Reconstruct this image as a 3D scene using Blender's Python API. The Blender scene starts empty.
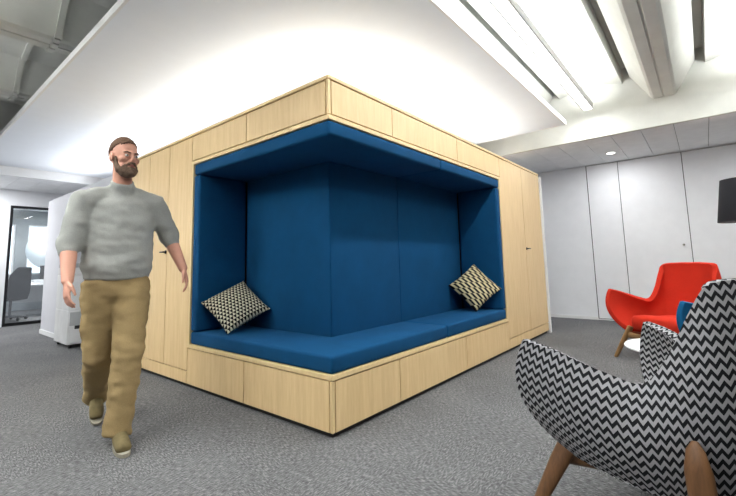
import bpy, bmesh, math, random
from mathutils import Vector, Matrix, noise
random.seed(7)
C = bpy.context.scene.collection
PI = math.pi

# ------------------------------------------------------------------ helpers
def lin(r, g, b):
    f = lambda c: (c/255/12.92) if c/255 <= 0.04045 else ((c/255+0.055)/1.055)**2.4
    return (f(r), f(g), f(b), 1)

class NT:
    def __init__(s, name):
        s.m = bpy.data.materials.new(name); s.m.use_nodes = True
        s.t = s.m.node_tree; s.b = s.t.nodes['Principled BSDF']
    def n(s, typ, **kw):
        x = s.t.nodes.new(typ)
        for k, v in kw.items():
            if k in x.inputs: x.inputs[k].default_value = v
            else: setattr(x, k, v)
        return x
    def l(s, a, b): s.t.links.new(a, b)
    def math(s, op, a, b=None, c=None):
        x = s.t.nodes.new('ShaderNodeMath'); x.operation = op
        for i, v in enumerate((a, b, c)):
            if v is None: continue
            if isinstance(v, (int, float)): x.inputs[i].default_value = v
            else: s.l(v, x.inputs[i])
        return x.outputs[0]
    def coord(s, which='Object', scale=(1, 1, 1)):
        tc = s.n('ShaderNodeTexCoord'); mp = s.n('ShaderNodeMapping'); mp.inputs['Scale'].default_value = scale
        s.l(tc.outputs[which], mp.inputs['Vector']); return mp.outputs[0]
    def noise(s, vec, scale, detail=4, rough=.6):
        x = s.n('ShaderNodeTexNoise'); x.inputs['Scale'].default_value = scale
        x.inputs['Detail'].default_value = detail; x.inputs['Roughness'].default_value = rough
        s.l(vec, x.inputs['Vector']); return x.outputs['Fac']
    def ramp(s, fac, stops):
        x = s.n('ShaderNodeValToRGB'); e = x.color_ramp.elements
        while len(e) < len(stops): e.new(.5)
        for i, (p, c) in enumerate(stops): e[i].position = p; e[i].color = c
        s.l(fac, x.inputs[0]); return x.outputs[0]
    def mix(s, fac, a, b):
        x = s.n('ShaderNodeMix'); x.data_type = 'RGBA'
        for k, v in ((0, fac), (6, a), (7, b)):
            if isinstance(v, (int, float, tuple)): x.inputs[k].default_value = v
            else: s.l(v, x.inputs[k])
        return x.outputs[2]
    def bump(s, h, strength=.2, dist=.01):
        x = s.n('ShaderNodeBump'); x.inputs['Strength'].default_value = strength; x.inputs['Distance'].default_value = dist
        s.l(h, x.inputs['Height']); s.l(x.outputs[0], s.b.inputs['Normal'])
    def base(s, c, rough=.6, metal=0, spec=.5):
        if isinstance(c, tuple): s.b.inputs['Base Color'].default_value = c
        else: s.l(c, s.b.inputs['Base Color'])
        s.b.inputs['Roughness'].default_value = rough; s.b.inputs['Metallic'].default_value = metal
        s.b.inputs['Specular IOR Level'].default_value = spec
        return s

def plain(name, rgb, rough=.6, metal=0, spec=.5, nz=.04, scale=6):
    m = NT(name); v = m.coord()
    f = m.noise(v, scale)
    c = lin(*rgb); d = tuple(x*(1-nz*2) for x in c[:3])+(1,); e = tuple(min(1, x*(1+nz*2)) for x in c[:3])+(1,)
    m.base(m.ramp(f, [(.3, d), (.7, e)]), rough, metal, spec)
    return m.m

def fabric(name, rgb, weave=420, var=.12, rough=.9, bump=.15):
    m = NT(name); v = m.coord()
    f = m.noise(v, weave, 2); g = m.noise(v, 5, 3)
    k = m.math('ADD', m.math('MULTIPLY', f, .7), m.math('MULTIPLY', g, .3))
    c = lin(*rgb); d = tuple(x*(1-var*2) for x in c[:3])+(1,); e = tuple(min(1, x*(1+var*2)) for x in c[:3])+(1,)
    m.base(m.ramp(k, [(.3, d), (.7, e)]), rough, 0, .2)
    m.bump(f, bump, .004)
    return m.m

def emit(name, rgb, strength):
    m = NT(name); m.base(lin(*rgb), .5)
    m.b.inputs['Emission Color'].default_value = lin(*rgb); m.b.inputs['Emission Strength'].default_value = strength
    return m.m

def wood_mat(name, dark, light, rough=.45, sc=(14, 14, 1.1)):
    m = NT(name); v = m.coord('Object', sc)
    a = m.noise(v, 2.0, 6, .65); b = m.noise(v, 9, 3)
    g = m.noise(m.coord('Object', (1, 1, .5)), 1.2, 2)
    k = m.math('ADD', m.math('ADD', m.math('MULTIPLY', a, .6), m.math('MULTIPLY', b, .2)), m.math('MULTIPLY', g, .2))
    m.base(m.ramp(k, [(.32, lin(*dark)), (.68, lin(*light))]), rough, 0, .35)
    return m.m

def zigzag(name, fu, fv, amp, skew, ca, cb, thr=.5):
    m = NT(name); tc = m.n('ShaderNodeTexCoord'); sp = m.n('ShaderNodeSeparateXYZ'); m.l(tc.outputs['UV'], sp.inputs[0])
    u, v = sp.outputs[0], sp.outputs[1]
    tri = m.math('PINGPONG', m.math('MULTIPLY', u, fu), 1.0)
    s = m.math('FRACT', m.math('ADD', m.math('ADD', m.math('MULTIPLY', v, fv), m.math('MULTIPLY', tri, amp)), m.math('MULTIPLY', u, skew)))
    st = m.math('GREATER_THAN', s, thr)
    w = m.noise(m.coord('Object'), 500, 2)
    A = m.mix(w, tuple(x*.7 for x in lin(*ca)[:3])+(1,), tuple(min(1, x*1.25) for x in lin(*ca)[:3])+(1,))
    m.base(m.mix(st, lin(*cb), A), .85, 0, .25); m.bump(w, .15, .003)
    return m.m

def triangles(name, n, ca, cb):
    m = NT(name); tc = m.n('ShaderNodeTexCoord'); sp = m.n('ShaderNodeSeparateXYZ'); m.l(tc.outputs['UV'], sp.inputs[0])
    u = m.math('MULTIPLY', sp.outputs[0], n); v = m.math('MULTIPLY', sp.outputs[1], n*1.05)
    fv = m.math('FRACT', v); row = m.math('FLOOR', v)
    uu = m.math('FRACT', m.math('ADD', u, m.math('MULTIPLY', row, .5)))
    d = m.math('MULTIPLY', m.math('ABSOLUTE', m.math('SUBTRACT', uu, .5)), 2.0)
    st = m.math('LESS_THAN', d, m.math('MULTIPLY', m.math('SUBTRACT', 1.0, fv), .88))
    m.base(m.mix(st, lin(*cb), lin(*ca)), .9, 0, .2)
    return m.m

def tag(o, label=None, cat=None, group=None, kind=None):
    if label: o['label'] = label
    if cat: o['category'] = cat
    if group: o['group'] = group
    if kind: o['kind'] = kind
    return o

def thing(name, label, cat, loc=(0, 0, 0), rz=0, group=None):
    o = bpy.data.objects.new(name, None); C.objects.link(o); o.empty_display_size = .1
    o.location = loc; o.rotation_euler = (0, 0, rz)
    return tag(o, label, cat, group)

def obj(name, bm, mat, parent=None, smooth=False, loc=None):
    me = bpy.data.meshes.new(name); bm.normal_update(); bm.to_mesh(me); bm.free()
    for m in (mat if isinstance(mat, list) else [mat]): me.materials.append(m)
    if smooth:
        for p in me.polygons: p.use_smooth = True
    o = bpy.data.objects.new(name, me); C.objects.link(o)
    if parent: o.parent = parent
    if loc: o.location = loc
    return o

def copy_tree(o, parent=None):
    c = o.copy(); C.objects.link(c)
    if parent: c.parent = parent; c.matrix_parent_inverse = o.matrix_parent_inverse.copy()
    for ch in list(o.children): copy_tree(ch, c)
    return c

def box(bm, x0, x1, y0, y1, z0, z1, bev=0, seg=2, mi=0):
    M = Matrix.Translation(((x0+x1)/2, (y0+y1)/2, (z0+z1)/2)) @ Matrix.Diagonal((x1-x0, y1-y0, z1-z0, 1))
    r = bmesh.ops.create_cube(bm, size=1, matrix=M); vs = r['verts']
    fs = set(f for v in vs for f in v.link_faces)
    for f in fs: f.material_index = mi
    if bev:
        es = list(set(e for v in vs for e in v.link_edges))
        r = bmesh.ops.bevel(bm, geom=es, offset=bev, segments=seg, affect='EDGES', profile=.5)
        for f in r['faces']: f.material_index = mi
    return bm

def bx(*a, **k): return box(bmesh.new(), *a, **k)

def poly_prism(bm, pts, z0, z1, bev=0, seg=3):
    vs = [bm.verts.new((x, y, z0)) for x, y in pts]; f = bm.faces.new(vs)
    r = bmesh.ops.extrude_face_region(bm, geom=[f])
    nv = [g for g in r['geom'] if isinstance(g, bmesh.types.BMVert)]
    for v in nv: v.co.z = z1
    bmesh.ops.recalc_face_normals(bm, faces=bm.faces[:])
    if bev: bmesh.ops.bevel(bm, geom=bm.edges[:], offset=bev, segments=seg, affect='EDGES', profile=.5)
    return bm

def ring_loft(bm, rings, cap=True, closed=True):
    """rings: lists of Vectors of equal length"""
    R = [[bm.verts.new(p) for p in r] for r in rings]; n = len(R[0])
    for a, b in zip(R, R[1:]):
        for i in range(n if closed else n-1):
            bm.faces.new((a[i], a[(i+1) % n], b[(i+1) % n], b[i]))
    if cap:
        bm.faces.new(list(reversed(R[0]))); bm.faces.new(R[-1])
    bmesh.ops.recalc_face_normals(bm, faces=bm.faces[:])
    return R

def tube(bm, pts, rad, n=10, ref=Vector((1, 0, 0)), round_ends=True):
    """tube along pts; rad = per-point (ra, rb): ra along ref-ish axis, rb along the other"""
    P = [Vector(p) for p in pts]
    Rr = [(r, r) if isinstance(r, (int, float)) else r for r in rad]
    T = []
    for i in range(len(P)):
        a = P[max(0, i-1)]; b = P[min(len(P)-1, i+1)]; T.append((b-a).normalized())
    rings = []
    def ring(p, t, ra, rb):
        x = (ref - t*ref.dot(t))
        if x.length < 1e-3: x = Vector((0, 1, 0)) - t*t.y
        x.normalize(); y = t.cross(x)
        return [p + x*ra*math.cos(2*PI*k/n) + y*rb*math.sin(2*PI*k/n) for k in range(n)]
    if round_ends:
        for q in (.25, .65, .9):
            s = math.sin(math.acos(1-q)); m = min(Rr[0])
            rings.append(ring(P[0]-T[0]*m*(1-q)*.9, T[0], Rr[0][0]*s, Rr[0][1]*s))
    for p, t, (ra, rb) in zip(P, T, Rr): rings.append(ring(p, t, ra, rb))
    if round_ends:
        for q in (.9, .65, .25):
            s = math.sin(math.acos(1-q)); m = min(Rr[-1])
            rings.append(ring(P[-1]+T[-1]*m*(1-q)*.9, T[-1], Rr[-1][0]*s, Rr[-1][1]*s))
    ring_loft(bm, rings)
    return bm

def lathe(bm, prof, n=32, cx=0, cy=0):
    rings = [[Vector((cx+r*math.cos(2*PI*k/n), cy+r*math.sin(2*PI*k/n), z)) for k in range(n)] for r, z in prof]
    ring_loft(bm, rings); return bm

def ell(bm, c, r, rot=None, sub=3):
    M = Matrix.Translation(c) @ (rot.to_4x4() if rot else Matrix.Identity(4)) @ Matrix.Diagonal((r[0], r[1], r[2], 1))
    bmesh.ops.create_icosphere(bm, subdivisions=sub, radius=1, matrix=M); return bm

def remesh(bm, vox, smooth=4, fac=.5):
    """union of overlapping closed pieces into one continuous surface"""
    me = bpy.data.meshes.new('tmp'); bm.to_mesh(me); bm.free()
    o = bpy.data.objects.new('tmp', me); C.objects.link(o)
    md = o.modifiers.new('r', 'REMESH'); md.mode = 'VOXEL'; md.voxel_size = vox
    dg = bpy.context.evaluated_depsgraph_get(); dg.update()
    ev = o.evaluated_get(dg); m2 = bpy.data.meshes.new_from_object(ev)
    bpy.data.objects.remove(o); bpy.data.meshes.remove(me)
    b = bmesh.new(); b.from_mesh(m2); bpy.data.meshes.remove(m2)
    for i in range(smooth): bmesh.ops.smooth_vert(b, verts=b.verts, factor=fac, use_axis_x=True, use_axis_y=True, use_axis_z=True)
    return b

# ------------------------------------------------------------------ materials
WHITE = plain('white_paint', (232, 232, 232), .6, nz=.01)
WALLW = plain('wall_paint', (240, 241, 244), .55, nz=.01)
RAFTW = plain('raft_white', (234, 239, 246), .8, nz=.005)
CEILG = plain('ceiling_concrete', (216, 216, 210), .85, nz=.03, scale=3)
TILE = plain('ceiling_tile', (242, 243, 245), .8, nz=.02)
DARKGAP = plain('shadow_gap', (60, 60, 62), .8)
WOOD = wood_mat('maple_veneer', (216, 183, 132), (239, 210, 162))
EDGE = wood_mat('maple_edge', (222, 192, 138), (238, 212, 164))
CARC = plain('carcass_brown', (48, 36, 24), .8)
PLINTH = plain('plinth_black', (28, 26, 26), .7)
BLUE = fabric('petrol_blue_wool', (8, 70, 112), 380, .14)
DARKMET = plain('dark_metal', (46, 46, 48), .35, .8)
STEEL = plain('brushed_steel', (150, 148, 142), .3, .9)
BLACK = plain('black_plastic', (24, 24, 26), .5)
WALNUT = wood_mat('walnut', (84, 56, 34), (122, 86, 54), .45, (20, 20, 2))
OAKLEG = wood_mat('oak_leg', (120, 88, 56), (156, 120, 78), .45, (20, 20, 2))
ZIG = zigzag('zigzag_upholstery', 62, 29, .62, 0, (158, 157, 160), (22, 22, 26))
RED = fabric('red_wool', (196, 48, 30), 420, .08)
BLUE2 = fabric('teal_blue_wool', (14, 78, 116), 420, .1)
TRI = triangles('triangle_print', 13.5, (196, 192, 170), (16, 18, 22))
def broken(name, np_, nr, ca, cb):
    m = NT(name); tc = m.n('ShaderNodeTexCoord'); mp = m.n('ShaderNodeMapping'); mp.inputs['Rotation'].default_value = (0, 0, math.radians(42))
    m.l(tc.outputs['UV'], mp.inputs['Vector']); sp = m.n('ShaderNodeSeparateXYZ'); m.l(mp.outputs[0], sp.inputs[0])
    q = m.math('MULTIPLY', sp.outputs[1], nr); fr = m.math('FRACT', q); row = m.math('FLOOR', q)
    s = m.math('FRACT', m.math('ADD', m.math('ADD', m.math('MULTIPLY', sp.outputs[0], np_), m.math('MULTIPLY', fr, 1.0)), m.math('MULTIPLY', row, .5)))
    m.base(m.mix(m.math('GREATER_THAN', s, .5), lin(*cb), lin(*ca)), .9, 0, .2); return m.m
WAVE = broken('broken_stripe_print', 7, 6.5, (200, 188, 150), (18, 20, 26))
LAMPON = emit('luminaire_diffuser', (255, 255, 250), 5)
LEDON = emit('led_strip', (255, 252, 246), 8)
DOWNON = emit('downlight_lens', (255, 252, 244), 8)

def glass_mat(name, tint=(.96, .98, .99, 1), gloss=.08):
    m = NT(name); t = m.t; out = [n for n in t.nodes if n.type == 'OUTPUT_MATERIAL'][0]
    tr = m.n('ShaderNodeBsdfTransparent'); tr.inputs[0].default_value = tint
    gl = m.n('ShaderNodeBsdfGlossy'); gl.inputs['Roughness'].default_value = .02
    lw = m.n('ShaderNodeLayerWeight'); lw.inputs['Blend'].default_value = .25
    f = m.math('ADD', m.math('MULTIPLY', lw.outputs['Fresnel'], .6), gloss)
    mx = m.n('ShaderNodeMixShader'); m.l(f, mx.inputs[0]); m.l(tr.outputs[0], mx.inputs[1]); m.l(gl.outputs[0], mx.inputs[2])
    m.l(mx.outputs[0], out.inputs[0]); return m.m
GLASS = glass_mat('clear_glass')
FROST = plain('frosted_film', (214, 224, 230), .7)

def carpet_mat():
    m = NT('grey_carpet_tile'); v = m.coord('Object')
    # loop pile with short directional flecks, turned per carpet tile
    tc = m.n('ShaderNodeTexCoord')
    chk = m.n('ShaderNodeTexChecker'); chk.inputs['Scale'].default_value = 2.0; m.l(m.coord('Object', (1, 1, 0)), chk.inputs['Vector'])
    a = m.noise(m.coord('Object', (70, 16, 1)), 2.2, 3, .7); b = m.noise(m.coord('Object', (16, 70, 1)), 2.2, 3, .7)
    ab = m.math('ADD', m.math('MULTIPLY', a, chk.outputs['Fac']), m.math('MULTIPLY', b, m.math('SUBTRACT', 1.0, chk.outputs['Fac'])))
    fine = m.noise(v, 260, 2); big = m.noise(v, 1.3, 3)
    k = m.math('ADD', m.math('ADD', m.math('MULTIPLY', ab, .78), m.math('MULTIPLY', fine, .12)), m.math('MULTIPLY', big, .1))
    m.base(m.ramp(k, [(.36, lin(68, 68, 69)), (.5, lin(102, 102, 103)), (.64, lin(148, 148, 148))]), .95, 0, .1)
    m.bump(fine, .3, .006)
    return m.m
CARPET = carpet_mat()

# ------------------------------------------------------------------ setting
def struct(name, bm, mat, parent=None, smooth=False):
    o = obj(name, bm, mat, parent, smooth)
    if not parent: o['kind'] = 'structure'
    return o

XW, YW = 6.05, 8.6           # right wall plane, left (glazed) wall plane
XF, YF = 4.3, 7.05           # edges of the low ceilings
ZL = 2.65                    # low ceiling height
RZ = 2.80                    # suspended raft underside
struct('floor', bx(-6, 9, -6, 13, -.1, 0), CARPET)
struct('wall_right', bx(XW, XW+.12, -6, 8.7, 0, 3.6), WALLW)
# glazed wall on the left, with the opening of the glass door
DX0, DX1, DZ = -.2, 1.05, 2.34
b = bx(-6, DX0, YW, YW+.12, 0, 3.6); box(b, DX1, 6.05, YW, YW+.12, 0, 3.6); box(b, DX0, DX1, YW, YW+.12, DZ, 3.6)
struct('wall_left', b, WALLW)
GREYW = plain('grey_wall_paint', (100, 100, 102), .7, nz=.01)
struct('wall_rear', bx(-6.12, -6, -6, 8.7, 0, 3.6), GREYW)
struct('wall_front', bx(-6, 6.1, -6.12, -6, 0, 3.6), GREYW)
struct('baseboard_left', bx(-6, DX0-.01, YW-.015, YW, 0, .07), WHITE)
# low ceilings along the two walls, with board joints running across
def tiled(x0, x1, y0, y1, along):
    b = bmesh.new(); k = (y0 if along == 'x' else x0); e = (y1 if along == 'x' else x1)
    off = -.985 if along == 'x' else 0
    cuts = sorted([off+.337*i for i in range(-60, 60) if k < off+.337*i < e])
    edges = [k]+cuts+[e]
    for a, c in zip(edges, edges[1:]):
        if along == 'x': box(b, x0, x1, a+.003, c-.003, ZL, ZL+.02)
        else: box(b, a+.003, c-.003, y0, y1, ZL, ZL+.02)
    return b
struct('ceiling_right', tiled(XF, XW, -6, 7.05, 'x'), TILE)
struct('ceiling_left', tiled(-6, XW, YF+.062, YW, 'y'), TILE)
struct('trim_1', bx(XF, XW, -6, YF, ZL+.021, ZL+.06), DARKGAP)
struct('trim_2', bx(-6, XW, YF+.062, YW, ZL+.021, ZL+.06), DARKGAP)
struct('wall_bulkhead_right', bx(XF-.06, XF, -6, YF, ZL, 3.6), CEILG)
struct('wall_bulkhead_left', bx(-6, XF-.06, YF-.0, YF+.06, ZL-.001, 3.6), WHITE)
# coffered concrete ceiling: ribs run along X with flared flanks, dark slots and shallow lit vaults between
RIBS = [-6.4, -4.8, -3.2, -1.6, 0.0, 1.2, 2.4, 4.0, 5.6, 7.2]
def rib_profile():
    prof = []
    for c, e in zip(RIBS, RIBS[1:]):
        w = (e-c)/2
        half = [(.006, 3.012), (.012, 3.0), (.10, 3.0), (.13, 3.02), (.33, 3.36), (.335, 3.5), (.415, 3.5), (.42, 3.30)]
        vault = [(.42+(w-.42)*f, 3.30+.075*math.sin(f*PI/2)) for f in (.34, .68, 1)]
        prof += [(c+s, z) for s, z in half+vault] + [(e-s, z) for s, z in reversed(half+vault[:-1])]
    return prof
def coffers():
    b = bmesh.new(); x0, x1 = -6, XF-.06; prof = rib_profile()
    A = [b.verts.new((x0, y, z)) for y, z in prof]; B = [b.verts.new((x1, y, z)) for y, z in prof]
    for i in range(len(prof)-1): b.faces.new((A[i], A[i+1], B[i+1], B[i]))
    # cross joints between the cast panels, each a low ridge over flank and vault
    for xx in (-.975, -2.9, -4.8):
        for i in range(len(prof)-1):
            (ya, za), (yb, zb_) = prof[i], prof[i+1]
            if abs(yb-ya) < .012 or yb-ya < 0 or max(za, zb_) > 3.45: continue
            n = Vector((0, -(zb_-za), yb-ya)).normalized()*-.028
            P = [Vector((xx+dx, y, z)) for dx in (-.022, .022) for y, z in ((ya, za), (yb, zb_))]
            Q = [p+n for p in P]; vs = [b.verts.new(p) for p in P+Q]
            for q in ((4, 5, 7, 6), (0, 1, 5, 4), (2, 6, 7, 3), (0, 4, 6, 2), (1, 3, 7, 5)): b.faces.new([vs[k] for k in q])
    bmesh.ops.recalc_face_normals(b, faces=b.faces[:])
    return b
struct('ceiling', coffers(), CEILG)
struct('ceiling_slab', bx(-6, XW, -6, YW, 3.6, 3.7), CEILG)

# white plastered block that carries on behind the wooden booth, with the printer alcove
b = bx(.05, .85, 5.6, 6.98, 0, 2.25); box(b, .05, .85, 3.66, 4.35, 0, 2.25); box(b, .05, .85, 4.351, 5.599, 2.05, 2.25); box(b, .80, .85, 4.351, 5.599, 0, 2.049)
struct('wall_partition', b, plain('partition_paint', (216, 216, 221), .6, nz=.01))
struct('baseboard_partition', bx(.035, .049, 5.6, 6.98, 0, .07), WHITE)

# tall white wall doors on the right wall
def wall_door(name, y0, y1, handle=None):
    r = struct(name, bx(XW-.022, XW-.002, y0+.005, y1-.005, .03, 2.638), WALLW)
    if handle:
        h = bmesh.new(); M = Matrix.Translation((XW-.035, handle, 1.21)) @ Matrix.Rotation(PI/2, 4, 'Y')
        bmesh.ops.create_cone(h, cap_ends=True, segments=16, radius1=.016, radius2=.014, depth=.024, matrix=M)
        obj('knob', h, STEEL, r, True)
    return r
for i, (a, c, h) in enumerate([(-.81, -.335, None), (-1.665, -.81, -1.575), (-2.52, -1.665, None), (-3.4, -2.52, -2.6)]):
    wall_door('door_%d' % (i+2), a, c, h)
struct('trim_3', bx(XW-.004, XW-.0005, -3.4, -.325, .02, 2.645), DARKGAP)
struct('baseboard_right', bx(XW-.015, XW, -.32, 7, 0, .05), WHITE)

# glass door on the left wall
d1 = bpy.data.objects.new('door_1', None); C.objects.link(d1); d1['kind'] = 'structure'; d1.location = (DX0, YW+.06, 0)
w = DX1-DX0
b = bx(.002, .05, -.03, .03, .0, DZ-.002); box(b, w-.05, w-.002, -.03, .03, 0, DZ-.002); box(b, .05, w-.05, -.03, .03, DZ-.05, DZ-.002); box(b, .05, w-.05, -.03, .03, .0, .06)
obj('door_frame', b, DARKMET, d1)
obj('pane', bx(.05, w-.05, -.004, .004, .06, DZ-.05), GLASS, d1)
# office beyond: side walls, window wall, ceiling
struct('ceiling_office', bx(-2.5, 5, YW+.12, 12.6, 2.7, 2.8), WHITE)
li = bpy.data.lights.new('office_fill', 'AREA'); li.shape = 'RECTANGLE'; li.size = 1.2; li.size_y = .3; li.energy = 90  # added lamp that brightens the office and its globe
lo = bpy.data.objects.new('office_fill', li); C.objects.link(lo); lo.location = (.8, 10.2, 2.66)
tag(obj('office_fill_panel', bx(.2, 1.4, 10.05, 10.35, 2.675, 2.699), LAMPON), 'flat fill light panel added under the office ceiling beyond the glass door', 'ceiling light')  # glowing panel that goes with the added office lamp
struct('wall_office_left', bx(-2.6, -2.5, YW+.12, 12.6, 0, 2.8), WALLW)
struct('wall_office_right', bx(5, 5.1, YW+.12, 12.6, 0, 2.8), WALLW)
b = bx(-2.5, 5, 12.5, 12.6, 0, .95); box(b, -2.5, 5, 12.5, 12.6, 2.3, 2.7)
box(b, .55, .8, 12.4, 12.6, .951, 2.299); box(b, -1.6, -1.35, 12.45, 12.6, .951, 2.299)
struct('wall_office_window', b, plain('office_grey', (150, 156, 158), .7))
for i, (a, c) in enumerate([(-2.5, -1.6), (-1.35, .55), (.8, 5)]):
    r = struct('window_%d' % (i+1), bx(a, c, 12.5, 12.51, .951, 2.299), GLASS)
    f = bx(a, c, 12.48, 12.53, .951, .99); box(f, a, c, 12.48, 12.53, 2.26, 2.299); box(f, a, a+.04, 12.48, 12.53, .99, 2.26); box(f, c-.04, c, 12.48, 12.53, .99, 2.26)
    obj('window_frame', f, WHITE, r)

# ------------------------------------------------------------------ suspended raft over the booth
raft = thing('ceiling_raft', 'large flat white ceiling panel hanging above the wooden booth', 'ceiling panel', (0, 0, RZ))
RX0, RX1, RY0, RY1 = -.91, 3.86, -.56, 7.045
obj('panel', bx(RX0+.02, RX1-.02, RY0+.02, RY1-.02, 0, .05), RAFTW, raft)
b = bx(RX0, RX1, RY0, RY0+.02, -.004, .055); box(b, RX0, RX1, RY1-.02, RY1, -.004, .055); box(b, RX0, RX0+.02, RY0+.02, RY1-.02, -.004, .055); box(b, RX1-.02, RX1, RY0+.02, RY1-.02, -.004, .055)
obj('edge_trim', b, WHITE, raft)
for x in (-.4, 3.3):
    for y in (0, 3.2, 6.4):
        obj('hanger', tube(bmesh.new(), [(x, y, .05), (x, y, .55)], [.005, .005], 8), STEEL, raft)

# linear pendant luminaires in the coffers
def luminaire(y, x0, x1, label, upw=60, dnw=30):
    t = thing('linear_luminaire', label, 'ceiling light', (x0, y, 3.03), 0, None)
    L = x1-x0
    h = bx(0, L, -.062, -.048, -.045, .03); box(h, 0, L, .048, .062, -.045, .03); box(h, -.012, 0, -.062, .062, -.045, .03); box(h, L, L+.012, -.062, .062, -.045, .03)
    obj('housing', h, WHITE, t)
    obj('diffuser', bx(.001, L-.001, -.0475, .0475, -.044, -.034), LAMPON, t)
    obj('upper_diffuser', bx(.001, L-.001, -.0475, .0475, .015, .022), LAMPON, t)
    for xx in (.3, L-.3):
        obj('suspension_wire', tube(bmesh.new(), [(xx, 0, .03), (xx, 0, .34)], [.002, .002], 6), STEEL, t)
    for nm, z, rot, pw in (('luminaire_up', 3.065, PI, upw), ('luminaire_down', 2.975, 0, dnw)):
        li = bpy.data.lights.new(nm, 'AREA'); li.shape = 'RECTANGLE'; li.size = L; li.size_y = .09; li.energy = pw; li.color = (.95, .98, 1)
        lo = bpy.data.objects.new(nm, li); C.objects.link(lo); lo.location = ((x0+x1)/2, y, z); lo.rotation_euler = (rot, 0, 0)
    return t
luminaire(-.8, -2.0, 4.02, 'long white linear pendant light running alongside the right edge of the ceiling panel', 34, 46)
luminaire(-2.4, -2.0, 4.02, 'white linear pendant light in the far right ceiling bay', 50, 18)
luminaire(-4.0, -2.0, 4.02, 'white linear pendant light above the lounge end of the room', 40, 14)
luminaire(1.8, -5.0, -2.0, 'white linear pendant light left of the ceiling panel, nearer to the viewer', 85, 30)
luminaire(.6, -5.0, -2.0, 'unseen linear pendant added as fill light left of the ceiling panel, nearest its front corner', 40, 36)  # unseen extra pendant, added to brighten the surfaces facing left
luminaire(3.2, -5.0, -2.0, 'white linear pendant light left of the ceiling panel, nearer to the glass door', 85, 26)

# LED uplights on the roof of the booth, behind its top edge
led = thing('led_uplight', 'LED light strip lying along the roof edge of the wooden booth', 'light strip', (0, 0, 2.312))
b = bx(.5, 4.25, .48, .52, 0, .02); obj('led_profile', b, WHITE, led)
b = bx(.48, .499, .54, 6.7, 0, .02); box(b, .4995, .52, .54, 6.7, 0, .02); obj('led_profile', b, WHITE, led)
obj('led_lens', bx(.51, 4.24, .485, .515, .0201, .024), LEDON, led)
obj('led_lens', bx(.485, .515, .55, 6.69, .0201, .024), LEDON, led)
for nm, sx, loc, rz, pw in (('led_right', 3.2, (2.15, .5, 2.345), 0, 20), ('led_left', 6.2, (.5, 3.65, 2.345), PI/2, 33)):
    li = bpy.data.lights.new(nm, 'AREA'); li.shape = 'RECTANGLE'; li.size = sx if rz == 0 else .05; li.size_y = .05 if rz == 0 else sx; li.energy = pw; li.color = (.97, .985, 1)
    lo = bpy.data.objects.new(nm, li); C.objects.link(lo); lo.location = loc; lo.rotation_euler = (PI+.65, 0, 0) if rz == 0 else (0, PI-.65, 0)

# recessed downlights in the low ceiling
def downlight(x, y, label, pw=9):
    t = thing('downlight', label, 'ceiling light', (x, y, ZL))
    obj('rim', lathe(bmesh.new(), [(.055, -.006), (.075, -.006), (.077, -.001), (.055, -.001)], 28), WHITE, t, True)
    obj('lens', lathe(bmesh.new(), [(.001, -.009), (.054, -.0075), (.054, -.0015), (.001, -.0015)], 28), DOWNON, t)
    li = bpy.data.lights.new('downlight_beam', 'AREA'); li.shape = 'DISK'; li.size = .11; li.energy = pw; li.color = (.97, .985, 1)
    lo = bpy.data.objects.new('downlight_beam', li); C.objects.link(lo); lo.location = (x, y, ZL-.012)
downlight(5.32, -.83, 'small round downlight lit in the low ceiling near the white wall doors', 9)
downlight(5.32, -3.2, 'round downlight in the low ceiling behind the black lampshade', 9)
downlight(5.32, 1.5, 'round downlight in the low ceiling behind the wooden booth', 9)
downlight(-1.0, 7.8, 'unseen round downlight added as fill in the low ceiling before the glass door', 42)  # out of view, added to brighten the left wall and its low ceiling
downlight(-3.4, 7.8, 'unseen round downlight added as fill in the low ceiling at the far left, beyond the glass door', 42)  # second added corridor fill, also out of view

# ------------------------------------------------------------------ the wooden booth
ZT, ZC = 2.275, 2.30
NR, NL = 2.845, 1.765        # niche ends
zt, zb = 1.997, .375
G = .0045
TH = .018
booth = thing('seating_booth', 'maple seating booth with a deep blue padded corner niche', 'booth', (0, 0, 0))
# dark carcass behind the panels
b = bx(TH, 2.87, TH, 1.79, 2.05, 2.272); box(b, TH, 2.87, TH, .5, .04, .345); box(b, TH, .5, .501, 1.79, .04, .345)
box(b, .561, 2.87, .561, 1.79, .02, 2.049)
obj('carcass', b, CARC, booth)
obj('plinth', poly_prism(bmesh.new(), [(.03, .03), (2.88, .03), (2.88, .3), (.3, .3), (.3, 1.8), (.03, 1.8)], 0, .038), PLINTH, booth)
obj('corner_post', bx(0, .022, 0, .022, .037, .335, bev=.002), EDGE, booth)
obj('corner_post', bx(0, .022, 0, .022, 2.035, ZT, bev=.002), EDGE, booth)
ys = [.026, .932, 1.80]; xs = [.026, .71, 1.805, 2.88]
for a, c in zip(ys, ys[1:]):
    obj('fascia_panel', bx(0, TH, a+G, c-G, 2.040, ZT-.007), WOOD, booth)
    obj('base_panel', bx(0, TH, a+G, c-G, .037, .336), WOOD, booth)
for a, c in zip(xs, xs[1:]):
    obj('fascia_panel', bx(a+G, c-G, 0, TH, 2.040, ZT-.007), WOOD, booth)
    obj('base_panel', bx(a+G, c-G, 0, TH, .037, .336), WOOD, booth)
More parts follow.
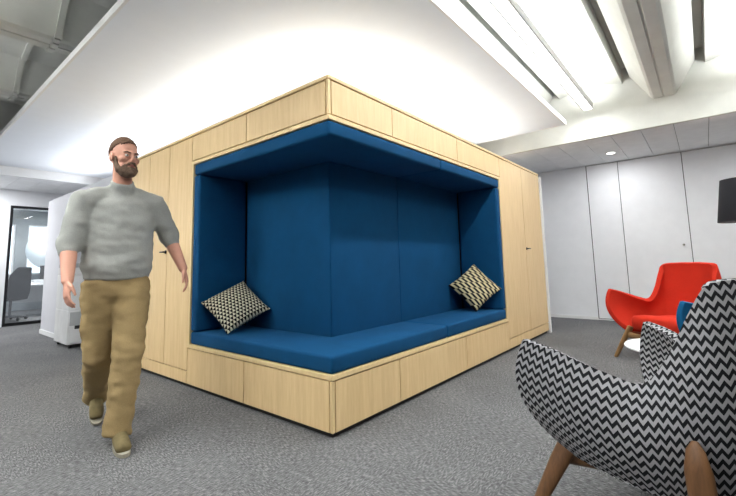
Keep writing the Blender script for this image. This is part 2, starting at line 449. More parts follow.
# edge lips framing the niche
L = lambda x0, x1, y0, y1, w: [(x0, y0), (x1, y0), (x1, y0+w), (x0+w, y0+w), (x0+w, y1), (x0, y1)]
obj('bench_top', poly_prism(bmesh.new(), L(-.004, 2.845, -.004, 1.765, .56), .344, .3745, .002, 1), EDGE, booth)
obj('niche_lip', poly_prism(bmesh.new(), L(-.003, 2.845, -.003, 1.765, .56), 1.999, 2.03, .002, 1), EDGE, booth)
obj('niche_stile', bx(-.003, .5, 1.767, 1.797, .344, 2.03), EDGE, booth)
obj('niche_stile', bx(2.847, 2.877, -.003, .5, .344, 2.03), EDGE, booth)
obj('roof_edge', poly_prism(bmesh.new(), [(-.004, -.004), (2.88, -.004), (2.88, 1.80), (-.004, 1.80)], ZT+.004, ZC), EDGE, booth)
# upholstery
bl = .022
obj('canopy_pad', poly_prism(bmesh.new(), [(.002, .002), (1.463, .002), (1.463, .56), (.56, .56), (.56, 1.763), (.002, 1.763)], 1.895, 1.997, bl, 4), BLUE, booth, True)
obj('canopy_pad', bx(1.467, 2.843, .002, .56, 1.895, 1.997, bev=bl, seg=4), BLUE, booth, True)
obj('side_pad', bx(.002, .498, 1.664, 1.764, .488, 1.893, bev=bl, seg=4), BLUE, booth, True)
obj('side_pad', bx(2.744, 2.844, .002, .498, .488, 1.893, bev=bl, seg=4), BLUE, booth, True)
obj('back_pad', bx(.5, .56, .5005, 1.66, .40, 1.893, bev=.012, seg=3), BLUE, booth, True)
obj('back_pad', bx(.501, 1.454, .4995, .56, .40, 1.893, bev=.012, seg=3), BLUE, booth, True)
obj('back_pad', bx(1.456, 2.74, .4995, .56, .40, 1.893, bev=.012, seg=3), BLUE, booth, True)

def seat_cushion(name, bm, label):
    return tag(obj(name, bm, BLUE, None, True), label, 'seat cushion')
seat_cushion('bench_cushion', poly_prism(bmesh.new(), [(.004, .004), (1.460, .004), (1.460, .496), (.496, .496), (.496, 1.762), (.003, 1.762)], .376, .486, .022, 4), 'L-shaped blue bench cushion wrapping round the front corner of the booth')
seat_cushion('bench_cushion', bx(1.464, 2.842, .004, .496, .376, .486, bev=.022, seg=4), 'straight blue bench cushion at the right end of the booth niche')

# cupboards to both sides
def handle(parent, p, axis):
    """small turn handle: rosette, neck and short bar; axis = wall normal 'x' or 'y'"""
    b = bmesh.new()
    R = Matrix.Rotation(PI/2, 4, 'Y') if axis == 'x' else Matrix.Rotation(PI/2, 4, 'X')
    d = Vector((-1, 0, 0)) if axis == 'x' else Vector((0, -1, 0)); s = Vector((0, 1, 0)) if axis == 'x' else Vector((1, 0, 0))
    p = Vector(p)
    bmesh.ops.create_cone(b, cap_ends=True, segments=20, radius1=.017, radius2=.017, depth=.008, matrix=Matrix.Translation(p+d*.004) @ R)
    bmesh.ops.create_cone(b, cap_ends=True, segments=12, radius1=.007, radius2=.007, depth=.03, matrix=Matrix.Translation(p+d*.02) @ R)
    tube(b, [p+d*.034-s*.02, p+d*.034+s*.055], [.008, .007], 10)
    return obj('handle', b, DARKMET, parent, True)

cl = thing('storage_cupboard', 'tall maple cupboard with flush doors left of the blue niche, behind the walking man', 'cupboard', (0, 1.80, 0))
YE = 3.64-1.8
obj('body', bx(TH+.001, .6, .004, YE-.001, .04, 2.272), CARC, cl)
obj('plinth', bx(.03, .3, .004, YE, 0, .038), PLINTH, cl)
for a, c in ((0, .46), (.46, .92), (.92, 1.38), (1.38, YE)):
    d = obj('door', bx(0, TH, a+G, c-G, .148, ZT-.007), WOOD, cl)
    if a == .46: handle(d, (0, .485, 1.205), 'x')
    if a == 1.38: handle(d, (0, 1.41, 1.205), 'x')
for a, c in ((0, .92), (.92, YE)): obj('kick_panel', bx(0, TH, a+G, c-G, .037, .139), WOOD, cl)
obj('roof_edge', bx(-.004, .6, .001, YE, ZT+.004, ZC), EDGE, cl)
cr = thing('storage_cupboard', 'tall maple cupboard with two flush doors right of the blue niche', 'cupboard', (2.88, 0, 0))
XE = 4.385-2.88
obj('body', bx(.004, XE-.001, TH+.001, .6, .04, 2.272), CARC, cr)
obj('plinth', bx(.004, XE, .03, .3, 0, .038), PLINTH, cr)
for a, c in ((0, .755), (.755, XE)):
    d = obj('door', bx(a+G, c-G, 0, TH, .148, ZT-.007), WOOD, cr)
    if a: handle(d, (.785, 0, 1.187), 'y')
obj('kick_panel', bx(G, XE-G, 0, TH, .037, .139), WOOD, cr)
obj('roof_edge', bx(.001, XE, -.004, .6, ZT+.004, ZC), EDGE, cr)
o = obj('end_panel', bx(XE+.002, XE+.06, -.02, .6, 0, 2.262), WHITE, cr); o['label'] = 'white end panel'
struct('wall_booth_back', bx(2.88, 4.38, .61, .7, 0, 2.25), WALLW)

# ------------------------------------------------------------------ scatter cushions
def scatter(name, label, mat, loc, eul, size=.46, puff=.075):
    b = bmesh.new(); n = 28; uv = b.loops.layers.uv.new('UVMap'); h = size/2
    def prof(a): return max(0, 1-abs(a)**2.6)
    grids = []
    for s in (1, -1):
        g = []
        for i in range(n+1):
            row = []
            for j in range(n+1):
                u = 2*i/n-1; v = 2*j/n-1
                pin = 1-.07*(1-abs(v)**2)*abs(u)**3; pin2 = 1-.07*(1-abs(u)**2)*abs(v)**3
                z = s*(puff*(prof(u)*prof(v))**.55 + .004)
                row.append(b.verts.new((u*h*pin, v*h*pin2, z)))
            g.append(row)
        grids.append(g)
        for i in range(n):
            for j in range(n):
                q = [g[i][j], g[i+1][j], g[i+1][j+1], g[i][j+1]]
                if s < 0: q.reverse()
                f = b.faces.new(q)
                for lp in f.loops:
                    pass
                idx = [(i, j), (i+1, j), (i+1, j+1), (i, j+1)]
                if s < 0: idx.reverse()
                for lp, (a, c) in zip(f.loops, idx): lp[uv].uv = (a/n, c/n)
    ring = [(i, 0) for i in range(n)]+[(n, j) for j in range(n)]+[(i, n) for i in range(n, 0, -1)]+[(0, j) for j in range(n, 0, -1)]
    for k in range(len(ring)):
        a = ring[k]; c = ring[(k+1) % len(ring)]
        b.faces.new((grids[1][a[0]][a[1]], grids[1][c[0]][c[1]], grids[0][c[0]][c[1]], grids[0][a[0]][a[1]]))
    bmesh.ops.recalc_face_normals(b, faces=b.faces[:])
    o = obj(name, b, mat, None, True); o.location = loc; o.rotation_euler = eul
    return tag(o, label, 'cushion')
def orient(normal, up_hint, roll):
    n = Vector(normal).normalized(); u = Vector(up_hint); u = (u-n*u.dot(n)).normalized(); r = u.cross(n)
    M = Matrix((r, u, n)).transposed() @ Matrix.Rotation(roll, 3, 'Z')
    return M.to_euler()
scatter('scatter_cushion', 'cushion with small triangle print leaning at the left end of the blue niche', TRI, (.26, 1.454, .698), orient((-.42, -.58, .72), (0, 0, 1), math.radians(35)), .43)
scatter('scatter_cushion', 'cushion with broken black and cream stripes leaning at the right end of the blue niche', WAVE, (2.575, .25, .745), orient((-.72, -.52, .46), (0, 0, 1), math.radians(40)), .42)

# ------------------------------------------------------------------ lounge armchairs
def catmull(P, t):
    n = len(P)-1; x = t*n; i = min(int(x), n-1); f = x-i
    p0 = P[max(i-1, 0)]; p1 = P[i]; p2 = P[i+1]; p3 = P[min(i+2, n)]
    return .5*((2*p1)+(p2-p0)*f+(2*p0-5*p1+4*p2-p3)*f*f+(3*p1-p0-3*p2+p3)*f**3)
# half outline from the front tip of the left arm round to the middle of the back: (forward, left, up)
TOP = [Vector(p) for p in [(.350, .465, .705), (.25, .435, .685), (.14, .395, .650), (.04, .345, .612), (-.045, .305, .600), (-.125, .285, .71), (-.20, .280, .86), (-.258, .262, .955), (-.315, .12, .972), (-.325, 0, .972)]]
MID = [Vector(p) for p in [(.392, .465, .480), (.265, .455, .46), (.13, .44, .43), (.02, .41, .42), (-.08, .375, .42), (-.16, .345, .47), (-.23, .315, .53), (-.29, .265, .57), (-.33, .13, .59), (-.34, 0, .59)]]
BOT = [Vector(p) for p in [(.29, .345, .272), (.22, .335, .245), (.12, .32, .23), (.02, .315, .225), (-.07, .30, .22), (-.14, .28, .22), (-.19, .25, .205), (-.24, .20, .21), (-.27, .10, .21), (-.28, 0, .21)]]
def quad(a, m, c, v):
    # curve through a (v=0), m (v=.5), c (v=1)
    return a*(2*(v-.5)*(v-1)) + m*(-4*v*(v-1)) + c*(2*v*(v-.5))
def shell_bm():
    b = bmesh.new(); uvl = b.loops.layers.uv.new('UVMap')
    NU, NV = 88, 22
    full = []
    for i in range(NU+1):
        t = i/NU; s = 1 if t <= .5 else -1; tt = t*2 if t <= .5 else (1-t)*2
        to, mi, bo = catmull(TOP, tt), catmull(MID, tt), catmull(BOT, tt)
        col = [quad(bo, mi, to, j/NV) for j in range(NV+1)]
        full.append([Vector((p.x, p.y*s, p.z)) for p in col])
    def nrm(i, j):
        a = full[min(i+1, NU)][j]-full[max(i-1, 0)][j]; c = full[i][min(j+1, NV)]-full[i][max(j-1, 0)]
        n = a.cross(c); n.normalize(); return n
    TK = .046
    N = [[nrm(i, j) for j in range(NV+1)] for i in range(NU+1)]
    # make the normals point outwards (away from the sitter)
    if N[NU//2][NV//2].x > 0: N = [[-n for n in r] for r in N]
    inner = [[full[i][j]-N[i][j]*TK for j in range(NV+1)] for i in range(NU+1)]
    # arc lengths for the cloth
    us = [0]
    for i in range(NU): us.append(us[-1]+(full[i+1][NV//2]-full[i][NV//2]).length)
    def vlen(i):
        o = [0]
        for j in range(NV): o.append(o[-1]+(full[i][j+1]-full[i][j]).length)
        return o
    VL = [vlen(i) for i in range(NU+1)]
    mid = us[NU//2]; us = [-abs(a-mid) for a in us]; ja = abs(us[int(NU*.22)])
    for i in range(NU+1):                 # the arm panels are cut so that the pattern runs along the sloping arm
        k = .25*min(0, ja-abs(us[i])); VL[i] = [a+k for a in VL[i]]
    O = [[b.verts.new(p) for p in r] for r in full]; I = [[b.verts.new(p) for p in r] for r in inner]
    T = [b.verts.new((full[i][NV]+inner[i][NV])/2+(full[i][NV]-full[i][NV-1]).normalized()*.007) for i in range(NU+1)]
    def face(vs, uvs):
        f = b.faces.new(vs)
        for lp, q in zip(f.loops, uvs): lp[uvl].uv = q
    for i in range(NU):
        for j in range(NV):
            q = [(us[i], VL[i][j]), (us[i+1], VL[i+1][j]), (us[i+1], VL[i+1][j+1]), (us[i], VL[i][j+1])]
            face((O[i][j], O[i+1][j], O[i+1][j+1], O[i][j+1]), q)
            face((I[i][j+1], I[i+1][j+1], I[i+1][j], I[i][j]), [q[3], q[2], q[1], q[0]])
        a, c = VL[i][NV], VL[i+1][NV]
        face((O[i][NV], O[i+1][NV], T[i+1], T[i]), [(us[i], a), (us[i+1], c), (us[i+1], c+.025), (us[i], a+.025)])
        face((T[i], T[i+1], I[i+1][NV], I[i][NV]), [(us[i], a+.025), (us[i+1], c+.025), (us[i+1], c+.05), (us[i], a+.05)])
        face((I[i][0], I[i+1][0], O[i+1][0], O[i][0]), [(us[i], 0)]*4)
    for i in (0, NU):                     # front edges of the arms
        fr = Vector((.018, 0, 0)); E = [b.verts.new((full[i][j]+inner[i][j])/2+fr) for j in range(NV+1)]
        for j in range(NV):
            q = [(us[i], VL[i][j]), (us[i]+.03, VL[i][j]), (us[i]+.03, VL[i][j+1]), (us[i], VL[i][j+1])]
            face((O[i][j], E[j], E[j+1], O[i][j+1]), q); face((E[j], I[i][j], I[i][j+1], E[j+1]), q)
        b.faces.new((O[i][NV], E[NV], T[i])); b.faces.new((E[NV], I[i][NV], T[i])); b.faces.new((O[i][0], I[i][0], E[0]))
    # bowl underneath the seat
    NB = 8; prev = [(O[i][0], full[i][0]) for i in range(NU+1)]
    cen = Vector((.02, 0, .185))
    rows = [[v for v, _ in prev]]
    for k in range(1, NB+1):
        f = 1-k/NB
        rows.append([b.verts.new(Vector((cen.x+(p.x-cen.x)*f, p.y*f, cen.z+(p.z-cen.z)*f**1.6))) for _, p in prev])
    for a, c in zip(rows, rows[1:]):
        for i in range(NU): face((a[i+1], a[i], c[i], c[i+1]), [(x.co.y, x.co.x) for x in (a[i+1], a[i], c[i], c[i+1])])
        face((a[0], a[NU], c[NU], c[0]), [(x.co.y, x.co.x) for x in (a[0], a[NU], c[NU], c[0])])
    for L_ in ([O[i][NV] for i in range(NU+1)], [I[i][NV] for i in range(NU+1)], O[0], O[NU], I[0], I[NU]):
        for a, c in zip(L_, L_[1:]):
            e = b.edges.get((a, c))
            if e: e.smooth = False
    bmesh.ops.recalc_face_normals(b, faces=b.faces[:])
    return b
def seat_bm():
    b = bmesh.new(); uvl = b.loops.layers.uv.new('UVMap'); n = 14
    half = [(.335, 0), (.335, .17), (.30, .27), (.18, .285), (.05, .275), (-.1, .255), (-.2, .22), (-.235, .13), (-.24, 0)]
    pts = half+[(x, -y) for x, y in reversed(half[1:-1])]
    P = [Vector((x, y, 0)) for x, y in pts]; m = len(P)
    dense = []
    for i in range(m):
        p0, p1, p2, p3 = P[i-1], P[i], P[(i+1) % m], P[(i+2) % m]
        for k in range(4):
            f = k/4; dense.append(.5*((2*p1)+(p2-p0)*f+(2*p0-5*p1+4*p2-p3)*f*f+(3*p1-p0-3*p2+p3)*f**3))
    rings = []
    cx = .04
    for sc, z in [(.55, .262), (.90, .27), (.985, .295), (1.0, .345), (.985, .385), (.93, .408), (.7, .425), (.35, .43), (.02, .43)]:
        rings.append([Vector((cx+(p.x-cx)*sc, p.y*sc, z+.035*max(0, p.x)/.33*sc)) for p in dense])
    ring_loft(b, rings)
    for f in b.faces:
        for lp in f.loops: lp[uvl].uv = (lp.vert.co.y+.5, lp.vert.co.x+lp.vert.co.z)
    return b
SHELL = None
def armchair(label, mat, loc, deg, wood, zoff=0):
    t = thing('lounge_armchair', label, 'armchair', (loc[0], loc[1], 0), math.radians(deg))
    obj('shell', shell_bm(), mat, t, True)
    obj('seat_cushion', seat_bm(), mat, t, True)
    for s in (1, -1):
        b = bmesh.new(); tube(b, [(.265, .315*s, .31), (.315, .355*s, .19), (.385, .415*s, .006)], [(.046, .02), (.040, .019), (.026, .015)], 14, Vector((1, 0, 0)))
        obj('leg', b, wood, t, True)
        b = bmesh.new(); tube(b, [(-.205, .335*s, .462), (-.208, .343*s, .44), (-.215, .352*s, .38), (-.222, .352*s, .25), (-.245, .37*s, .006)], [(.012, .006), (.028, .013), (.042, .02), (.042, .022), (.028, .018)], 14, Vector((1, 0, 0)))
        obj('leg', b, wood, t, True)
        b = bmesh.new(); tube(b, [(.28, .325*s, .235), (.15, .255*s, .232), (0, .25*s, .235), (-.12, .28*s, .225), (-.2, .345*s, .2)], [(.016, .035), (.014, .024), (.014, .022), (.014, .024), (.016, .035)], 10, Vector((0, 1, 0)))
        obj('side_rail', b, wood, t, True)
    b = bmesh.new(); tube(b, [(.29, .325, .235), (.26, .15, .225), (.25, 0, .222), (.26, -.15, .225), (.29, -.325, .235)], [(.016, .034), (.014, .022), (.014, .02), (.014, .022), (.016, .034)], 10, Vector((1, 0, 0)))
    obj('front_rail', b, wood, t, True)
    return t
BLUEPOS = (2.18, -2.214)
armchair('armchair in black and grey zigzag fabric, nearest the camera on the right', ZIG, (.266, -1.69), 65.9, WALNUT)
armchair('red wool lounge armchair with wooden legs before the white wall doors', RED, (3.39, -1.54), 150.8, OAKLEG)
armchair('blue lounge armchair mostly hidden behind the zigzag armchair', BLUE2, BLUEPOS, 150, OAKLEG)

# coffee table and floor lamp
TABLEPOS = (1.27, -1.667, 0)
ct = thing('coffee_table', 'round white coffee table between the zigzag and red armchairs', 'table', TABLEPOS)
obj('tabletop', lathe(bmesh.new(), [(.01, .492), (.27, .492), (.295, .498), (.30, .505), (.295, .512), (.01, .514)], 48), WHITE, ct, True)
obj('pedestal', lathe(bmesh.new(), [(.02, .012), (.05, .02), (.025, .06), (.022, .44), (.05, .4915)], 24), WHITE, ct, True)
obj('base', lathe(bmesh.new(), [(.01, 0), (.20, 0), (.20, .008), (.06, .018), (.01, .019)], 40), WHITE, ct, True)
LX, LY = 3.89, -2.19
fl = thing('floor_lamp', 'floor lamp with a tapered black shade at the right edge', 'floor lamp', (LX, LY, 0))
obj('base', lathe(bmesh.new(), [(.01, 0), (.16, 0), (.16, .014), (.03, .024), (.01, .024)], 40), BLACK, fl, True)
obj('pole', tube(bmesh.new(), [(0, 0, .02), (0, 0, 1.60)], [.011, .011], 12), BLACK, fl, True)
SH = fabric('black_shade', (30, 30, 34), 300, .06)
b = bmesh.new()
ring_loft(b, [[Vector((r*math.cos(2*PI*k/48), r*math.sin(2*PI*k/48), z)) for k in range(48)] for r, z in [(.245, 1.385), (.188, 1.83), (.184, 1.83), (.241, 1.385)]], cap=False)
o = obj('lamp_shade', b, SH, fl, True)
b = bmesh.new()
for k in range(3):
    a = 2*PI*k/3; tube(b, [(0, 0, 1.60), (.185*math.cos(a), .185*math.sin(a), 1.80)], [.004, .004], 6)
obj('shade_carrier', b, STEEL, fl)
ell(b := bmesh.new(), (0, 0, 1.57), (.04, .04, .05)); obj('bulb', b, emit('bulb_glow', (255, 236, 205), 3), fl, True)
li = bpy.data.lights.new('floor_lamp_bulb', 'POINT'); li.energy = 12; li.color = (1, .9, .75); li.shadow_soft_size = .04
lo = bpy.data.objects.new('floor_lamp_bulb', li); C.objects.link(lo); lo.location = (LX, LY, 1.48)

# ------------------------------------------------------------------ printer in the alcove
pr = thing('office_printer', 'white floor-standing printer on casters in the wall alcove behind the man', 'printer', (-.11, 4.87, 0))
PW = plain('printer_white', (226, 226, 226), .45); PG = plain('printer_grey', (180, 182, 184), .5)
obj('cabinet', bx(0, .52, 0, .62, .05, .50, bev=.008), PW, pr)
obj('paper_drawer', bx(.02, .50, -.012, -.001, .07, .25, bev=.004), PW, pr)
obj('paper_drawer', bx(.02, .50, -.012, -.001, .30, .48, bev=.004), PG, pr)
obj('slot', bx(.08, .50, -.006, -.0005, .252, .298), BLACK, pr)
b = bx(.0, .16, .0, .62, .5005, .98, bev=.008); box(b, .161, .52, .12, .62, .5005, .72); box(b, 0, .52, .0, .62, .82 + .161, 1.08, bev=.01)
obj('print_engine', b, PW, pr)
obj('scanner_lid', bx(.01, .51, .03, .62, 1.082, 1.14, bev=.01), PG, pr)
obj('control_panel', bx(.18, .42, -.07, -.001, 1.0, 1.03, bev=.004), BLACK, pr)
for x in (.05, .47):
    for y in (.05, .57):
        b = bmesh.new(); bmesh.ops.create_cone(b, cap_ends=True, segments=16, radius1=.025, radius2=.025, depth=.03, matrix=Matrix.Translation((x, y, .025)) @ Matrix.Rotation(PI/2, 4, 'Y')); obj('caster', b, BLACK, pr, True)

# ------------------------------------------------------------------ office beyond the glass door
dk = thing('desk', 'white office desk beyond the glass door', 'desk', (.35, 10.6, 0))
obj('desktop', bx(-1.0, 1.6, -.4, .4, .71, .74, bev=.004), WHITE, dk)
obj('modesty_panel', bx(-.95, 1.55, .3, .32, .3, .70), PG, dk)
for x in (-.95, 1.55):
    for y in (-.35, .35): obj('leg', bx(x-.025, x+.025, y-.025, y+.025, 0, .709), DARKMET, dk)
mo = thing('monitor', 'dark monitor standing on the office desk', 'monitor', (1.05, 10.75, .741))
obj('screen', bx(-.28, .28, -.015, .015, .1, .43, bev=.006), BLACK, mo); obj('stand', bx(-.03, .03, -.012, .02, .005, .12), DARKMET, mo); obj('foot', bx(-.12, .12, -.09, .09, 0, .012, bev=.004), DARKMET, mo)
for nm, px, sz, lb in (('paper_stack', .15, (.21, .297, .03), 'low paper stack on the office desk'), ('file_tray', .35, (.2, .33, .09), 'grey file tray on the office desk')):
    tag(obj(nm, bx(px+.35-sz[0]/2, px+.35+sz[0]/2, 10.45, 10.45+sz[1], .741, .741+sz[2], bev=.004), WHITE if nm == 'paper_stack' else PG), lb, nm.split('_')[0])
oc = thing('office_chair', 'dark mesh office chair seen through the glass door', 'office chair', (.12, 9.75, 0), math.radians(-70))
MESH = fabric('mesh_dark', (34, 38, 42), 200, .1)
tube(b := bmesh.new(), [(.16, 0, .45), (.2, 0, .6), (.19, 0, .8), (.24, 0, .98), (.34, 0, 1.12)], [(.02, .2), (.025, .22), (.022, .23), (.02, .2), (.018, .14)], 20, Vector((1, 0, 0))); obj('backrest', b, MESH, oc, True)
ell(b := bmesh.new(), (-.05, 0, .46), (.24, .24, .05)); obj('seat', b, MESH, oc, True)
obj('gas_column', tube(bmesh.new(), [(-.05, 0, .08), (-.05, 0, .43)], [.025, .025], 12), BLACK, oc, True)
for k in range(5):
    a = 2*PI*k/5; f = obj('base_leg', tube(bmesh.new(), [(-.05, 0, .09), (-.05+.28*math.cos(a), .28*math.sin(a), .065)], [.022, .016], 10), BLACK, oc, True)
    ell(b := bmesh.new(), (-.05+.28*math.cos(a), .28*math.sin(a), .03), (.03, .03, .03), None, 2); obj('caster', b, BLACK, f, True)
gp = thing('globe_pendant', 'large pale globe lamp hanging in the office beyond the glass', 'pendant lamp', (1.05, 11.2, 0))
ell(b := bmesh.new(), (0, 0, 1.58), (.5, .5, .5), None, 4); obj('lamp_shade', b, FROST, gp, True)
obj('cord', tube(bmesh.new(), [(0, 0, 2.08), (0, 0, 2.699)], [.006, .006], 8), BLACK, gp)

# ------------------------------------------------------------------ the walking man (x = forward, y = his left)
SKIN = plain('skin', (214, 158, 136), .5, 0, .35, .03, 14)
HAIR = plain('hair_brown', (104, 80, 64), .8, 0, .2, .12, 90)
BEARD = plain('beard_brown', (110, 90, 76), .85, 0, .2, .14, 120)
KNIT = fabric('sweater_grey_green', (166, 167, 162), 170, .06, .95, .25)
CHINO = fabric('khaki_twill', (152, 130, 92), 240, .07, .9, .15)
SUEDE = plain('suede_olive', (112, 100, 70), .8, 0, .2, .08, 30)
SOLE = plain('sole_rubber', (150, 144, 128), .8)
EYEW = plain('eye_white', (225, 220, 214), .3); IRIS = plain('iris_brown', (70, 50, 40), .3); LIP = plain('lips', (176, 112, 100), .5)
man = thing('person', 'bearded man in a grey knitted sweater and khaki trousers walking past the wooden booth', 'person', (-.833, 1.020, 0), math.radians(-104))
HY = math.radians(26); HC = Vector((-.155, 0, 1.80))
HR = Matrix.Rotation(HY, 3, 'Z')
def hp(x, y, z): return HC + HR @ Vector((x, y, z))
X = Vector((1, 0, 0)); Y = Vector((0, 1, 0))
SHL, ELL, WRL = Vector((-.24, .205, 1.50)), Vector((-.31, .325, 1.275)), Vector((-.25, .415, 1.04))
SHR, ELR, WRR = Vector((-.22, -.205, 1.50)), Vector((-.20, -.275, 1.21)), Vector((-.06, -.272, .985))
HIPL, KNL, ANL = Vector((-.27, .095, .95)), Vector((-.045, .06, .53)), Vector((-.015, .02, .10))
HIPR, KNR, ANR = Vector((-.27, -.095, .95)), Vector((-.25, -.085, .50)), Vector((-.575, -.07, .19))

b = bmesh.new()
# head: skull, jaw, brow, nose, cheeks, ears
ell(b, hp(-.012, 0, .035), (.100, .078, .108), HR); ell(b, hp(.022, 0, -.062), (.070, .062, .078), HR)
ell(b, hp(.06, 0, -.10), (.03, .036, .028), HR, 2); ell(b, hp(.078, 0, .022), (.016, .052, .014), HR, 2)
tube(b, [hp(.086, 0, .012), hp(.104, 0, -.022), hp(.098, 0, -.034)], [(.010, .010), (.015, .013), (.018, .010)], 10, HR @ Y)
for s in (1, -1):
    ell(b, hp(.055, .042*s, -.022), (.032, .026, .024), HR, 2)
    ell(b, hp(-.008, .082*s, -.008), (.022, .010, .034), HR, 2)
    ell(b, hp(.096, .011*s, -.034), (.010, .008, .007), HR, 2)
tube(b, [(-.225, 0, 1.54), (-.19, 0, 1.64), hp(-.02, 0, -.05)], [(.062, .066), (.058, .060), (.055, .055)], 18, X)
# trunk
tube(b, [(-.27, 0, .93), (-.265, 0, 1.10), (-.25, 0, 1.32), (-.24, 0, 1.46), (-.23, 0, 1.55)], [(.115, .165), (.115, .155), (.125, .175), (.10, .18), (.06, .09)], 24, X)
for a, e, w in ((SHL, ELL, WRL), (SHR, ELR, WRR)):
    tube(b, [a, a.lerp(e, .35), e, e.lerp(w, .3), w], [.062, .054, .044, .046, (.026, .032)], 16, X)
for hip, kn, an in ((HIPL, KNL, ANL), (HIPR, KNR, ANR)):
    tube(b, [hip, hip.lerp(kn, .4), kn, kn.lerp(an, .3), an], [.095, .085, .06, .062, .038], 16, X)
tube(b, [ANL, ANL+Vector((.07, .0, -.05)), ANL+Vector((.17, .01, -.065))], [(.032, .030), (.026, .030), (.016, .028)], 12, Vector((0, 0, 1)))
tube(b, [ANR, ANR+Vector((.06, 0, -.08)), ANR+Vector((.12, 0, -.145))], [(.032, .030), (.026, .030), (.016, .028)], 12, Vector((0, 0, 1)))
# hands: palm, four bent fingers of different length, thumb from the side of the palm
def hand(w, d, s, fwd):
    """d = arm direction, s = +1 left / -1 right, fwd = direction of the thumb side"""
    d = d.normalized(); t = (fwd - d*fwd.dot(d)).normalized(); n = d.cross(t)
    inn = Vector((0, -s, 0)); inn = (inn - d*inn.dot(d)); inn = (inn - t*inn.dot(t)).normalized()
    tube(b, [w-d*.02, w+d*.03, w+d*.07, w+d*.095], [(.028, .022), (.036, .018), (.042, .017), (.040, .014)], 14, t)
    for k, ln in enumerate((.072, .082, .076, .060)):
        o = w + d*.092 + t*(.031-.0205*k)
        d1 = (d + inn*.25).normalized(); d2 = (d + inn*.75).normalized(); d3 = (d + inn*1.3).normalized()
        p1 = o + d1*ln*.45; p2 = p1 + d2*ln*.32; p3 = p2 + d3*ln*.25
        tube(b, [o-d*.015, p1, p2, p3], [.0095, .0088, .008, .007], 8, t)
    o = w + d*.025 + t*.026
    p1 = o + (d*.7+t*.7+inn*.25).normalized()*.036; p2 = p1 + (d+t*.25+inn*.3).normalized()*.032; p3 = p2 + (d+inn*.35).normalized()*.024
    tube(b, [o, p1, p2, p3], [.015, .0125, .0105, .008], 8, n)
hand(WRL, WRL-ELL+Vector((0, -.02, -.06)), 1, Vector((1, -.25, .1)))
hand(WRR, WRR-ELR+Vector((-.03, 0, -.08)), -1, Vector((1, .3, .4)))
obj('body', remesh(b, .0055, 3), SKIN, man, True)

# eyes, lips
for s in (1, -1):
    e = obj('eye', ell(bmesh.new(), hp(.079, .031*s, .004), (.011, .013, .009), HR, 2), EYEW, man, True)
    obj('iris', ell(bmesh.new(), hp(.0875, .031*s, .004), (.004, .006, .006), HR, 2), IRIS, e, True)
    obj('eyebrow', tube(bmesh.new(), [hp(.090, .014*s, .021), hp(.090, .034*s, .026), hp(.078, .052*s, .021)], [.004, .005, .003], 8, HR @ X), HAIR, man, True)
obj('mouth', tube(bmesh.new(), [hp(.082, -.022, -.066), hp(.0935, 0, -.065), hp(.082, .022, -.066)], [(.004, .006), (.006, .008), (.004, .006)], 8, HR @ X), LIP, man, True)
# short hair: a cap over the skull, receding at the temples
def shell(name, fn, center, radii, keep, mat, rot=HR, sub=5):
    b = bmesh.new(); bmesh.ops.create_icosphere(b, subdivisions=sub, radius=1)
    kill = [v for v in b.verts if not keep(v.co)]
    bmesh.ops.delete(b, geom=kill, context='VERTS')
    for v in b.verts:
        c = v.co.copy(); k = fn(c); v.co = center + rot @ Vector((c.x*radii[0]*k, c.y*radii[1]*k, c.z*radii[2]*k))
    bmesh.ops.solidify(b, geom=b.faces[:], thickness=.008)
    bmesh.ops.recalc_face_normals(b, faces=b.faces[:])
    return obj(name, b, mat, man, True)
nz = lambda c, f, a: 1 + a*noise.noise(c*f)
shell('hair', lambda c: nz(c, 7, .025), hp(-.012, 0, .037), (.1045, .082, .113), lambda c: c.z > -.05 + .62*max(0, c.x)**1.0 + (.12 if abs(c.y) > .75 and c.x > .1 else 0) - (.42 if c.x < -.25 else 0), HAIR)
# full beard with moustache
b = bmesh.new()
ell(b, hp(.042, 0, -.096), (.056, .060, .046), HR, 3); ell(b, hp(.066, 0, -.114), (.034, .040, .030), HR, 3)
tube(b, [hp(.062, -.043, -.075), hp(.094, -.012, -.048), hp(.094, .012, -.048), hp(.062, .043, -.075)], [(.008, .012), (.009, .009), (.009, .009), (.008, .012)], 10, HR @ X)
for s in (1, -1): tube(b, [hp(.012, .066*s, -.005), hp(.016, .065*s, -.05), hp(.035, .056*s, -.095)], [(.014, .008), (.022, .010), (.03, .014)], 10, HR @ X)
bb = remesh(b, .005, 2)
for v in bb.verts: v.co += v.normal*.003*noise.noise(v.co*90)
obj('beard', bb, BEARD, man, True)

# sweater: trunk with rib collar, bunched sleeves pushed up to the elbow
def folds(bm, amp, scale, axis_scale=(1, 1, 1)):
    bm.normal_update()
    for v in bm.verts:
        p = Vector((v.co.x*axis_scale[0], v.co.y*axis_scale[1], v.co.z*axis_scale[2]))*scale
        v.co += v.normal*(noise.noise(p)+.5*noise.noise(p*2.1))*amp
    return bm
b = bmesh.new()
tube(b, [(-.268, 0, .99), (-.266, 0, 1.02), (-.262, 0, 1.06), (-.258, 0, 1.16), (-.25, 0, 1.30), (-.243, 0, 1.42), (-.235, 0, 1.50), (-.225, 0, 1.575)],
     [(.150, .196), (.152, .200), (.168, .215), (.165, .21), (.155, .212), (.14, .212), (.118, .19), (.075, .09)], 28, X, False)
tube(b, [(-.225, 0, 1.56), (-.20, 0, 1.625), (-.188, 0, 1.648)], [(.080, .084), (.074, .074), (.070, .070)], 24, X, False)
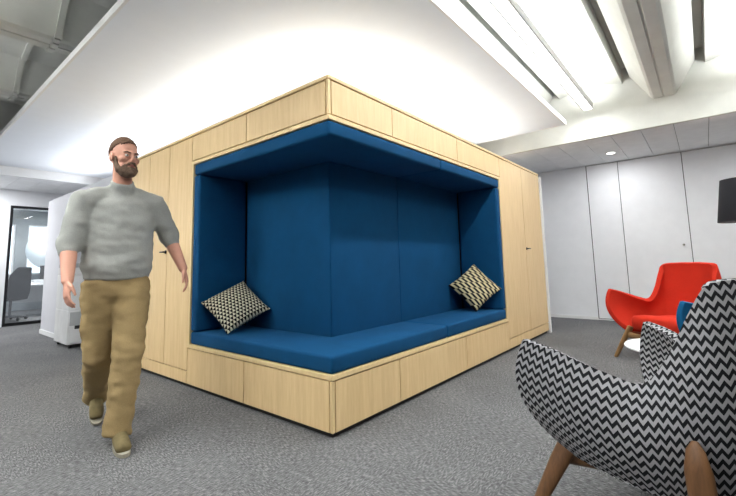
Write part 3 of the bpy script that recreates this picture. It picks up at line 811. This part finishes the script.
for a, e, w in ((SHL, ELL, WRL), (SHR, ELR, WRR)):
    c = Vector((-.235, a.y*.45, 1.545))
    tube(b, [c, a, a.lerp(e, .35), a.lerp(e, .75), e, e.lerp(w, .08), e.lerp(w, .16)], [.07, .088, .080, .072, .072, .068, .058], 20, X)
sw = remesh(b, .011, 3); folds(sw, .010, 9, (1, 1, 1.6))
obj('sweater', sw, KNIT, man, True)
# trousers
b = bmesh.new()
tube(b, [(-.268, 0, .90), (-.268, 0, .98), (-.268, 0, 1.05)], [(.142, .185), (.138, .182), (.13, .175)], 24, X)
for hip, kn, an in ((HIPL, KNL, ANL), (HIPR, KNR, ANR)):
    end = an.lerp(kn, -.12)
    tube(b, [hip+Vector((0, 0, .02)), hip.lerp(kn, .3), hip.lerp(kn, .7), kn, kn.lerp(an, .4), kn.lerp(an, .8), end], [(.125, .108), (.118, .108), (.098, .096), (.088, .086), (.088, .084), (.082, .078), (.086, .080)], 22, X, False)
tr = remesh(b, .011, 3); folds(tr, .010, 8, (1, 1, 2.0))
obj('trousers', tr, CHINO, man, True)
# shoes
def shoe(heel, toe, lift):
    """heel and toe on the sole line (toe = tip); one mesh upper plus a sole child"""
    d = (toe-heel); L = d.length; d.normalize(); u = Vector((0, 1, 0)).cross(d)*-1
    if u.z < 0: u = -u
    b = bmesh.new()
    tube(b, [heel+d*.045+u*.055, heel+d*.10+u*.058, heel+d*.17+u*.046, heel+d*(L-.055)+u*.036], [(.047, .038), (.050, .040), (.040, .044), (.030, .042)], 18, u)
    tube(b, [heel+d*.055+u*.06, heel+d*.06+u*.12], [(.046, .040), (.044, .040)], 16, d)
    o = obj('shoe', remesh(b, .008, 3), SUEDE, man, True)
    b = bmesh.new(); n = 24; r0 = []; r1 = []
    for k in range(n):
        a = 2*PI*k/n; x = L/2 + L/2*math.cos(a); y = (.040+.008*math.cos(a))*math.copysign(abs(math.sin(a))**.8, math.sin(a))
        r0.append(heel+d*x+Vector((0, y, 0))+u*.002); r1.append(heel+d*x+Vector((0, y, 0))+u*.022)
    ring_loft(b, [r0, r1]); obj('sole', b, SOLE, o)
shoe(Vector((-.075, .02, 0)), Vector((.235, .035, 0.0)), 0)
shoe(Vector((-.635, -.07, .155)), Vector((-.425, -.065, 0.004)), 1)

# ------------------------------------------------------------------ world, camera, colour management
W = bpy.data.worlds.new('World'); bpy.context.scene.world = W; W.use_nodes = True
W.node_tree.nodes['Background'].inputs[0].default_value = (.82, .92, 1, 1); W.node_tree.nodes['Background'].inputs[1].default_value = 2.5

S = 2.3/2.2
yaw, pitch, roll, F, PX, PY = .6892, .1156, -.0241, 406.43, 368.0, 215.2
fw = Vector((math.cos(pitch)*math.cos(yaw), math.cos(pitch)*math.sin(yaw), math.sin(pitch)))
rt = Vector((math.sin(yaw), -math.cos(yaw), 0)); up = rt.cross(fw)
r2 = math.cos(roll)*rt+math.sin(roll)*up; u2 = -math.sin(roll)*rt+math.cos(roll)*up
cd = bpy.data.cameras.new('camera'); cam = bpy.data.objects.new('camera', cd); C.objects.link(cam)
cam.matrix_world = Matrix.Translation((-1.7513*S, -1.7436*S, 1.0098*S)) @ Matrix((r2, u2, -fw)).transposed().to_4x4()
cd.sensor_width = 36; cd.lens = 36*F/736; cd.shift_x = -(PX-368)/736; cd.shift_y = (PY-248)/736
cd.clip_start = .02
sc = bpy.context.scene; sc.camera = cam
sc.view_settings.view_transform = 'Standard'; sc.view_settings.look = 'None'; sc.view_settings.gamma = 1
sc.view_settings.use_curve_mapping = False; sc.view_settings.exposure = 0.46
